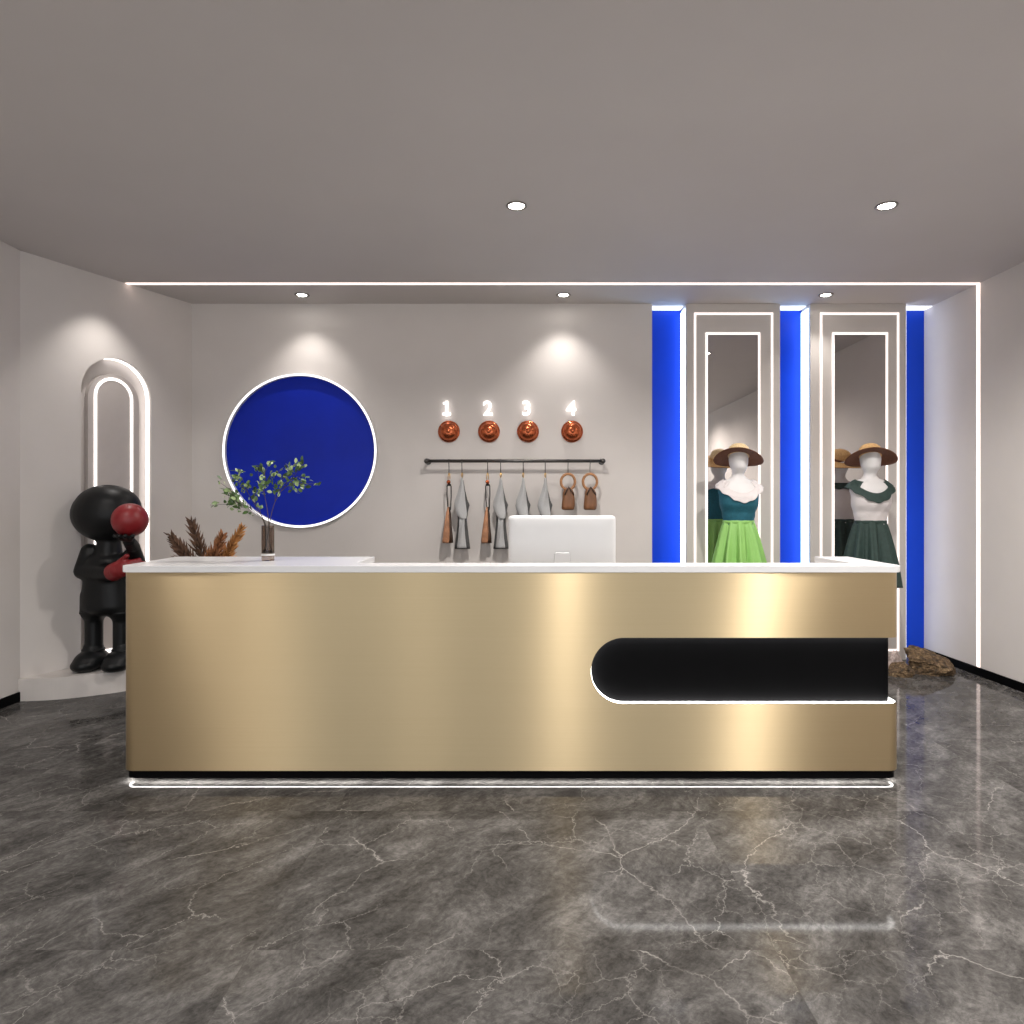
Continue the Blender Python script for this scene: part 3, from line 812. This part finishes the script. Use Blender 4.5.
def mannequin(px, label, mats, sgn, stage):
    cx = (px - CX) * MS
    t = thing('dress_mannequin', (cx, MY, 0), label, 'mannequin')
    n = 40; rings = []
    z = .72
    while z < 1.749:
        rings.append([body_pt(cx, z, 2*PI*k/n) for k in range(n)]); z += .012
    b = B().loft(rings)
    # rounded shoulder caps
    bod = b.obj('body_form', 'manikin', t, smooth=True)
    # nose/brow hint on the featureless head
    B().lathe([(.0005, 0), (.105, 0), (.105, .012), (.03, .022), (.018, .035), (.018, .74), (.0005, .74)], (cx, MY, 0), 32).obj('stand', 'white_plastic', t, smooth=False)
    # bodice, cut low at the neck
    def fr(a): return max(0, -math.sin(a)) ** 2.2
    def zin(a): return 1.493 - .100 * fr(a)
    def zout(a): return 1.440 - .122 * max(0, -math.sin(a)) ** 2.0
    rings = []
    for j in range(24):
        s_ = j / 23
        rings.append([body_pt(cx, 1.14 + (zin(2*PI*k/n) - .02 - 1.14) * s_, 2*PI*k/n, .006 + .0015*math.sin(k*5+s_*12)) for k in range(n)])
    B().loft(rings, cap=False).obj('bodice', mats[1], t, smooth=True)
    # wide ruffled collar band
    n2 = 160; rings = []
    segs = 9
    for j in range(segs + 1):
        s_ = j / segs; ring = []
        for k in range(n2):
            a = 2*PI*k/n2
            side = abs(math.cos(a))
            zz = zin(a) * (1 - s_) + zout(a) * s_
            w, d, yo = interp(BODY, zz)
            flare = .009 + s_ * (.014 + .016 * side**3) + s_ * s_ * (.003 + .004 * side) * math.sin(a * 13 + s_ * 2)
            ring.append(Vector((cx + sgn*.004 + (w + flare) * math.cos(a), MY + yo + (d + flare * .8) * math.sin(a), zz + s_ * .004 * math.sin(a * 13))))
        rings.append(ring)
    co = B().loft(rings, cap=False).obj('ruffled_collar', mats[0], t, smooth=True)
    so = co.modifiers.new('solid', 'SOLIDIFY'); so.thickness = .004
    # fluttering cap sleeves
    for sg in (-1, 1):
        n3 = 44; rings = []
        for j in range(7):
            s_ = j / 6; ring = []
            for k in range(n3):
                u = k / (n3 - 1); a = -PI * .27 + PI * .54 * u
                rr = .118 + s_ * (.060 + .007 * math.sin(u * 26))
                ring.append(Vector((cx + sg * rr * math.cos(a), MY + .010 + (.075 + .02 * s_) * math.sin(a), 1.507 - .052 * s_ ** 1.3 - .03 * abs(math.sin(a)) + .008 * s_ * math.sin(u * 26))))
            rings.append(ring)
        sl = B().loft(rings, cap=False, closed=False).obj('ruffled_sleeve', mats[0], t, smooth=True)
        so = sl.modifiers.new('solid', 'SOLIDIFY'); so.thickness = .004
    # skirt with pleats
    n4 = 220; rings = []
    rnd = random.Random(int(px))
    ph = [rnd.uniform(0, 6.28) for _ in range(3)]
    for j in range(31):
        s_ = j / 30; z = 1.168 - s_ * .515
        ring = []
        w = .116 + .098 * s_ ** .75; d = .088 + .105 * s_ ** .8
        if stage == 1: w = .116 + .092 * s_ ** .7
        for k in range(n4):
            a = 2*PI*k/n4
            pl = math.sin(a * 10 + ph[0] + .9 * math.sin(a * 3 + ph[1])) + .3 * math.sin(a * 23 + ph[2])
            e = .004 + .024 * min(s_ * 1.6, 1.0)
            ring.append(Vector((cx + (w + pl * e) * math.cos(a), MY + (d + pl * e) * math.sin(a), z)))
        rings.append(ring)
    sk = B().loft(rings, cap=False).obj('pleated_skirt', mats[2], t, smooth=True)
    so = sk.modifiers.new('solid', 'SOLIDIFY'); so.thickness = .003
    # waistband
    rings = []
    for zz in (1.150, 1.156, 1.172, 1.178):
        rings.append([body_pt(cx, zz, 2*PI*k/n, .011 if zz in (1.156, 1.172) else .006) for k in range(n)])
    B().loft(rings, cap=False).obj('waistband', mats[2], t, smooth=True)
    return cx

def sun_hat(cx, label, crown, brim_up, roll):
    c = Vector((cx + .001, MY + .004, 1.690))
    t = thing('straw_sun_hat', c, label, 'hat')
    rotm = Matrix.Rotation(math.radians(-20), 3, 'Z') @ Matrix.Rotation(math.radians(-21), 3, 'X') @ Matrix.Rotation(math.radians(roll), 3, 'Y')
    def fn(v, a, r, h):
        k = max(0, (r - .09) / .11)
        v = Vector(v)
        side = abs(math.cos(a))
        v.z -= k * (.012 + .034 * side ** 2) 
        if v.y > 0: v.y *= 1 - .12 * k
        return rotm @ v
    prof_c = [(.0865, .0), (.0865, .02), (.085, .045), (.077, .070), (.060, .088), (.035, .098), (.0008, .101)]
    cr_o = B().lathe(prof_c, c, 56, fn=fn).obj('crown', crown, t, smooth=True)
    # brim: two skins so that the underside has its own colour
    pu = [(.083, .004), (.10, .004), (.13, .003), (.160, .002), (.190, .0)]
    up = B(); rr = []
    for r, h in pu:
        rr.append([c + fn(Vector((r*math.cos(2*PI*k/72), r*math.sin(2*PI*k/72), h)), 2*PI*k/72, r, h) for k in range(72)])
    up.loft(rr, cap=False)
    bo = up.obj('brim', brim_up, t, smooth=True)
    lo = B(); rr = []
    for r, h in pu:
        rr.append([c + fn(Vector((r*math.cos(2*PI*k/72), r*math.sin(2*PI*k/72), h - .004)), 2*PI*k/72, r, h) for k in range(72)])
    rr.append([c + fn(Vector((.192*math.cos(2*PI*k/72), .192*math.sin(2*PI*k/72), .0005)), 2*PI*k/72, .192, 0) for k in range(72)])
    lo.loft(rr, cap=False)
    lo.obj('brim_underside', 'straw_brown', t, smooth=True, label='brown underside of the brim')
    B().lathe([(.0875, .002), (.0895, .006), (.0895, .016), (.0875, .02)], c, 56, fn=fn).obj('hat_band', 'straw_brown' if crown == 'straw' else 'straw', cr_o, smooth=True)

c1 = mannequin(738.5, 'white mannequin in teal bodice, white collar and light green skirt before the left mirror', ('collar_white', 'teal', 'lime'), 1, 0)
c2 = mannequin(870.5, 'white mannequin in white bodice, dark green collar and dark green skirt before the right mirror', ('dgreen', 'collar_white', 'dgreen'), -1, 1)
sun_hat(c1, 'wide straw sun hat with pale crown on the mannequin in the light green skirt', 'straw_pale', 'straw', 1)
sun_hat(c2, 'wide straw sun hat with tan crown on the mannequin in the dark green skirt', 'straw', 'straw', -1)

# ------------------------------------------------------------------ generic black sculpture holding a red ball
FD = 4.80
FS = FD / F
def FP(px, py, dy=0.0):
    return P(px, py, FD + dy)
sculpt_base = Vector((P(109, 0, FD).x, FD, Z0N))
sc = thing('standing_sculpture', sculpt_base, 'glossy black smooth figure sculpture holding a red ball, standing on the curved plinth', 'sculpture')
def ell(bm, c, r, rot=None):
    m = Matrix.Translation(c) @ (rot.to_4x4() if rot else Matrix.Identity(4)) @ Matrix.Diagonal((*r, 1))
    bmesh.ops.create_uvsphere(bm, u_segments=28, v_segments=18, radius=1.0, matrix=m)
def capsule(bm, a, b_, ra, rb):
    a, b_ = Vector(a), Vector(b_)
    nseg = max(2, int((b_ - a).length / .02))
    for i in range(nseg + 1):
        t = i / nseg
        bmesh.ops.create_uvsphere(bm, u_segments=16, v_segments=10, radius=ra*(1-t)+rb*t, matrix=Matrix.Translation(a.lerp(b_, t)))
def remesh(bm, name, m, parent, vox=.011, smooth=6, label=None):
    me = bpy.data.meshes.new('m'); bm.to_mesh(me); bm.free()
    o = bpy.data.objects.new('tmp', me); col.objects.link(o)
    r = o.modifiers.new('r', 'REMESH'); r.mode = 'VOXEL'; r.voxel_size = vox; r.use_smooth_shade = True
    s = o.modifiers.new('s', 'SMOOTH'); s.iterations = smooth; s.factor = .6
    bpy.context.view_layer.update()
    me2 = bpy.data.meshes.new_from_object(o.evaluated_get(bpy.context.evaluated_depsgraph_get()))
    bpy.data.objects.remove(o)
    me2.materials.clear()
    return link(name, me2, m, parent, smooth=True, label=label)
sx = sculpt_base.x
bm = bmesh.new()
# wide smooth head without features
ell(bm, FP(107, 514), (.235, .19, .195))
ell(bm, FP(108, 508), (.22, .18, .165))
# neck, chest, hips
capsule(bm, FP(109, 540), FP(109, 556), .075, .09)
for k in range(16):
    ell(bm, FP(108, 562 + k * 2.9), (.150 + .0022 * k, .118 + .0008 * k, .075))
# thighs (baggy trunks) and legs
for fx in (94, 122):
    capsule(bm, FP(fx, 596), FP(fx, 610), .088, .090)
    capsule(bm, FP(fx, 618), FP(fx, 650), .060, .060)
# arms: left picture arm folded across, right picture arm raised under the ball
sh = FP(90, 552); el = FP(83, 571, -.04); ha = FP(113, 573, -.15)
capsule(bm, sh, el, .062, .060); capsule(bm, el, ha, .060, .055)
sh2 = FP(131, 556); el2 = FP(139, 566, -.04); ha2 = FP(133, 547, -.16)
capsule(bm, sh2, el2, .058, .055); capsule(bm, el2, ha2, .052, .045)
remesh(bm, 'body', 'black_gloss', sc)
for fx in (93.5, 123):
    bm = bmesh.new()
    c = FP(fx, 660)
    ell(bm, Vector((c.x, c.y - .02, Z0N + .062)), (.098, .150, .078))
    ell(bm, Vector((c.x, c.y - .09, Z0N + .045)), (.09, .10, .052))
    # flatten sole
    for v in bm.verts: v.co.z = max(v.co.z, Z0N + .004)
    capsule(bm, FP(fx, 648), FP(fx, 652), .066, .07)
    remesh(bm, 'shoe', 'black_gloss', sc, vox=.009)
    sh_o = bpy.context.scene.objects[[o.name for o in sc.children if o.name.startswith('shoe')][-1]]
    B().lathe([(.060, 0), (.072, .004), (.074, .012), (.070, .020), (.060, .022)], FP(fx, 651), 28).obj('ankle_ring', 'black_gloss', sh_o, smooth=True)
# trouser hem rings
for fx in (94, 122):
    B().lathe([(.06, 0), (.088, .003), (.090, .012), (.088, .020), (.06, .022)], FP(fx, 613.5), 28).obj('hem_ring', 'black_gloss', sc, smooth=True)
# red mitten hand with separate fingers, lying along the forearm
bm = bmesh.new()
g0_ = FP(114, 572, -.16)
capsule(bm, g0_, FP(118, 570, -.185), .062, .060)
ell(bm, FP(124, 568, -.20), (.075, .045, .058), Matrix.Rotation(math.radians(-15), 3, 'Y'))
for k, (ex, ey, rr_) in enumerate(((139, 560, .020), (143, 563.5, .021), (144, 567.5, .021), (141, 571, .019))):
    capsule(bm, FP(127, 563.5 + k * 2.2, -.205), FP(ex, ey, -.19), .021, rr_ * .85)
capsule(bm, FP(119, 563, -.20), FP(127, 556, -.215), .022, .017)
remesh(bm, 'red_glove', 'red', sc, vox=.006, smooth=4, label='red gloved hand laid across the chest')
# the red ball, held in front of the head side
bm = bmesh.new(); bmesh.ops.create_uvsphere(bm, u_segments=48, v_segments=32, radius=.112, matrix=Matrix.Translation(FP(130, 520, -.24)))
me = bpy.data.meshes.new('m'); bm.to_mesh(me); bm.free()
ball = link('held_ball', me, 'red', sc, smooth=True, label='red ball held against the shoulder')
bm = bmesh.new()
capsule(bm, FP(133, 547, -.16), FP(129, 541, -.24), .045, .04)
for k in range(4):
    a = math.radians(-50 + k * 30)
    capsule(bm, FP(129, 541, -.25), FP(129, 541, -.26) + Vector((.085 * math.sin(a), -.07 * math.cos(a), .035)), .02, .016)
remesh(bm, 'supporting_hand', 'black_gloss', sc, vox=.006, smooth=3)

# ------------------------------------------------------------------ rocks
def rock(c, r, seed, m, label, sub=5, pts=None):
    bm = bmesh.new(); bmesh.ops.create_icosphere(bm, subdivisions=sub, radius=1.0)
    rnd = random.Random(seed)
    planes = []
    for _ in range(14):
        d = Vector((rnd.uniform(-1, 1), rnd.uniform(-1, 1), rnd.uniform(-.4, 1))).normalized(); planes.append((d, rnd.uniform(.55, .85)))
    for v in bm.verts:
        p = v.co.normalized(); k = 1.0
        for d, q in planes:
            dd = p.dot(d)
            if dd > 1e-3: k = min(k, q / dd)
        p = p * k * (1 + .10 * noise.noise(p * 3 + Vector((seed, 0, 0))) + .07 * noise.noise(p * 8 + Vector((seed, 3, 0))) + .035 * noise.noise(p * 20 + Vector((seed, 3, 5))))
        if pts: p = pts(p)
        v.co = Vector((p.x * r[0], p.y * r[1], max(p.z * r[2], -.42 * r[2])))
    zmin = min(v.co.z for v in bm.verts)
    for v in bm.verts: v.co += Vector((c[0], c[1], -zmin))
    me = bpy.data.meshes.new('m'); bm.to_mesh(me); bm.free()
    o = link('rock', me, m, smooth=False)
    return tag(o, label, 'rock')
def big(p):
    return Vector((p.x - (.35 * max(p.z, 0)) , p.y, p.z * 1.0))
rock((3.215, 5.30, 0), (.235, .19, .142), 5, 'rock', 'large speckled brown rock on the floor beside the blue recess at right', pts=big)
rock((2.905, 5.20, 0), (.105, .095, .085), 8, 'rock', 'small brown rock touching the large rock, nearer the counter')
rock((2.945, 5.36, 0), (.07, .06, .115), 13, 'rock_pale', 'pale pinkish rock behind the small brown rock')

# ------------------------------------------------------------------ vase with leafy branches
VD = 3.47
vx = P(268, 0, VD).x; VZ = 1.0167
VS = VD / F
r_ = 6.1 * VS; hh = (560.5 - 525.5) * VS
vs = thing('glass_vase', (vx, VD, VZ), 'smoky brown glass cylinder vase with branches on the white countertop', 'vase')
B().lathe([(.0005, 0), (r_ * .97, 0), (r_, .003), (r_, hh), (r_ - .0025, hh), (r_ - .0025, .045), (r_ - .006, .040), (.0005, .040)], (vx, VD, VZ), 36).obj('vase_glass', 'glass', vs, smooth=False)
B().lathe([(.0005, .0405), (r_ - .004, .0405), (r_ - .004, .052), (.0005, .052)], (vx, VD, VZ), 32).obj('dark_band', 'screen', vs, label='dark band near the foot of the vase')
B().lathe([(r_ + .0003, .026), (r_ + .002, .027), (r_ + .002, .034), (r_ + .0003, .035)], (vx, VD, VZ), 36).obj('light_band', 'white_plastic', vs, label='pale ring around the vase foot')
def branch(pts_px, twigs, label, seed):
    rnd = random.Random(seed)
    pts = [P(px, py, VD + dy) for px, py, dy in pts_px]
    t = thing('leafy_branch', pts[0], label, 'branch', 'leafy branches in the glass vase')
    def smooth_path(pts, n=6):
        out = []
        for i in range(len(pts) - 1):
            p0 = pts[max(i-1,0)]; p1 = pts[i]; p2 = pts[i+1]; p3 = pts[min(i+2, len(pts)-1)]
            for k in range(n):
                s_ = k / n
                out.append(0.5 * ((2*p1) + (p2-p0)*s_ + (2*p0-5*p1+4*p2-p3)*s_*s_ + (3*p1-p0-3*p2+p3)*s_**3))
        out.append(pts[-1]); return out
    sp = smooth_path(pts)
    b = B(); b.tube(sp, [.0026 * (1 - .6 * i / len(sp)) for i in range(len(sp))], 6)
    leaves = B()
    def leaf(p, d, L_):
        d = d.normalized(); up = Vector((rnd.uniform(-1, 1), rnd.uniform(-1, .3), rnd.uniform(.0, 1))).normalized()
        s_ = d.cross(up)
        if s_.length < .1: s_ = Vector((1, 0, 0))
        s_.normalize(); nn = s_.cross(d).normalized(); w = L_ * .34
        prof = [(0, 0), (.2, .7), (.5, 1), (.8, .65), (1, 0)]
        vsx = []
        for u, ww in prof:
            cpt = p + d * L_ * u + nn * (.12 * L_ * math.sin(PI * u))
            vsx += [cpt - s_ * w * max(ww, .05) , cpt - nn * .08 * L_ * ww, cpt + s_ * w * max(ww, .05)]
        fsx = []
        for i in range(4):
            a = i * 3
            fsx += [(a, a+1, a+4, a+3), (a+1, a+2, a+5, a+4)]
        leaves.add(vsx, fsx)
    for tw in twigs:
        i0, end = tw[0], P(tw[1], tw[2], VD + tw[3])
        st_ = sp[int(i0 * (len(sp) - 1))]
        mid = st_.lerp(end, .5) + Vector((rnd.uniform(-.01, .01), rnd.uniform(-.01, .01), .008))
        q = smooth_path([st_, mid, end], 5)
        b.tube(q, [.0015 * (1 - .5 * k / len(q)) for k in range(len(q))], 5)
        nl_ = tw[4]
        for k in range(nl_):
            f = .25 + .75 * (k + .5) / nl_
            p = q[min(int(f * (len(q) - 1)), len(q) - 1)] + Vector((rnd.gauss(0, .009), rnd.gauss(0, .014), rnd.gauss(0, .009)))
            d = (end - st_).normalized() + Vector((rnd.uniform(-1.1, 1.1), rnd.uniform(-1, 1), rnd.uniform(-.9, 1.1)))
            leaf(p, d, rnd.uniform(.019, .034))
    b.obj('stem', 'twig', t, smooth=True)
    leaves.obj('leaves', 'leaf', t)
base = (270, 546, .0)
branch([(271, 553, -.004), (266.5, 545, -.004), (265, 527, -.005), (261, 517, -.01), (249, 508, -.02), (238, 503, -.03)],
       [(.6, 228, 497, -.06, 10), (.75, 218, 481, -.03, 12), (.85, 210, 505, -.02, 12), (1, 226, 490, -.05, 14), (.8, 237, 510, .0, 8), (1, 232, 502, -.05, 12), (.7, 222, 493, 0, 10)],
       'branch leaning far left, its leaves past the edge of the blue disc', 1)
branch([(265, 552, .004), (266, 540, .0), (265, 523, 0), (256, 507, .01), (248, 493, .02), (240, 485, .02)],
       [(.6, 247, 484, .05, 11), (.8, 236, 470, .02, 12), (1, 238, 478, -.02, 11), (.7, 256, 490, .0, 10), (.9, 244, 490, .05, 9), (.5, 251, 499, .03, 7)],
       'upright branch with small leaves over the lower left rim of the disc', 2)
branch([(263, 554, .0), (267, 540, .006), (268.5, 523, .01), (267, 508, .02), (264, 490, .02), (266, 478, .02)],
       [(.7, 258, 472, .06, 11), (.85, 270, 462, .04, 12), (1, 257, 466, 0, 10), (.8, 272, 476, -.03, 12), (.75, 263, 484, .0, 9), (.9, 282, 470, .06, 9)],
       'middle upright branch with pale leaves in front of the disc', 3)
branch([(272, 551, .006), (269, 540, -.003), (270, 521, -.01), (275, 502, -.02), (284, 487, -.02), (294, 476, -.03)],
       [(.7, 287, 474, -.06, 12), (.85, 297, 462, -.04, 14), (1, 303, 464, 0, 12), (.75, 302, 480, .02, 10), (.9, 310, 477, -.05, 9), (.8, 318, 484, .0, 12), (.95, 297, 492, -.04, 9), (.9, 307, 488, .03, 9), (.6, 276, 483, -.03, 11), (1, 288, 468, -.03, 10)],
       'longest branch spreading right, with leaves in front of the disc', 4)

# ------------------------------------------------------------------ dried fern plumes in a floor vase
PD = 4.30
PS = PD / F
pvx = P(206, 0, PD).x
ZV = .80
fv = thing('floor_vase', (pvx, PD, 0), 'tall brown floor vase behind the counter holding dried fern plumes', 'vase')
B().lathe([(.0005, 0), (.10, 0), (.13, .05), (.16, .25), (.15, .45), (.11, .62), (.09, .72), (.105, ZV), (.098, ZV), (.082, .72), (.10, .62), (.14, .45), (.0005, .40)], (pvx, PD, 0), 36).obj('vase_body', 'pot', fv, smooth=True)
def plume(bx, by, tx, ty, w, m, label, seed, dy=0):
    rnd = random.Random(seed)
    b0 = Vector((pvx + rnd.uniform(-.03, .03), PD + dy * .2, ZV - .25)); p1 = P(bx, by, PD + dy); p2 = P(tx, ty, PD + dy)
    t = thing('dried_fern_plume', p1, label, 'dried plant', 'dried plumes behind the counter')
    B().tube([b0, b0.lerp(p1, .5) + Vector((0, 0, .03)), p1, p2], [.006, .005, .005, .002], 8).obj('stalk', m, t, smooth=True)
    b = B(); ax = (p2 - p1); L_ = ax.length; axn = ax.normalized(); sd_ = axn.cross(Vector((0, 1, 0))).normalized()
    start = p1 - axn * .08
    for i in range(90):
        f = i / 89; c = start.lerp(p2, f)
        side = (1 if i % 2 else -1)
        ang = rnd.uniform(-1, 1)
        out = (sd_ * side * abs(math.cos(ang)) + Vector((0, 1, 0)) * math.sin(ang))
        ln = w * (1.25 - .75 * f) * rnd.uniform(.7, 1.3)
        tip = c + axn * ln * 1.5 + out * ln * 1.05
        md = c.lerp(tip, .5) + out * ln * .12
        b.tube([c, md, tip], [.003, .0055, .0008], 5)
    b.obj('fronds', m, t, smooth=True)
plume(187, 560, 171, 536, .045, 'dried_dark', 'leftmost dried brown plume, leaning left, lowest of the four', 1, -.02)
plume(203, 560, 191, 521, .048, 'dried_dark', 'tallest dark brown plume, second from the left', 2, .03)
plume(213, 560, 223, 535, .045, 'dried', 'short bushy reddish brown plume, leaning slightly right', 3, -.03)
plume(224, 560, 242, 528, .040, 'dried_gold', 'golden brown plume leaning right, nearest the glass vase', 4, .02)

# ------------------------------------------------------------------ world, camera, view
w = bpy.data.worlds.new('world'); bpy.context.scene.world = w; w.use_nodes = True
bg = w.node_tree.nodes['Background']; bg.inputs['Color'].default_value = (.95, .97, 1.0, 1); bg.inputs['Strength'].default_value = .80
cam = bpy.data.cameras.new('camera'); co = bpy.data.objects.new('camera', cam); col.objects.link(co)
co.location = (0, 0, H); co.rotation_euler = (PI / 2, 0, 0)
cam.sensor_width = 36; cam.lens = F / 1024 * 36
cam.shift_x = -(CX - 512) / 1024; cam.shift_y = -(512 - CY) / 1024
cam.clip_start = .05
sc_ = bpy.context.scene; sc_.camera = co
sc_.view_settings.view_transform = 'Standard'; sc_.view_settings.look = 'None'; sc_.view_settings.gamma = 1
sc_.view_settings.use_curve_mapping = False; sc_.view_settings.exposure = 1.4
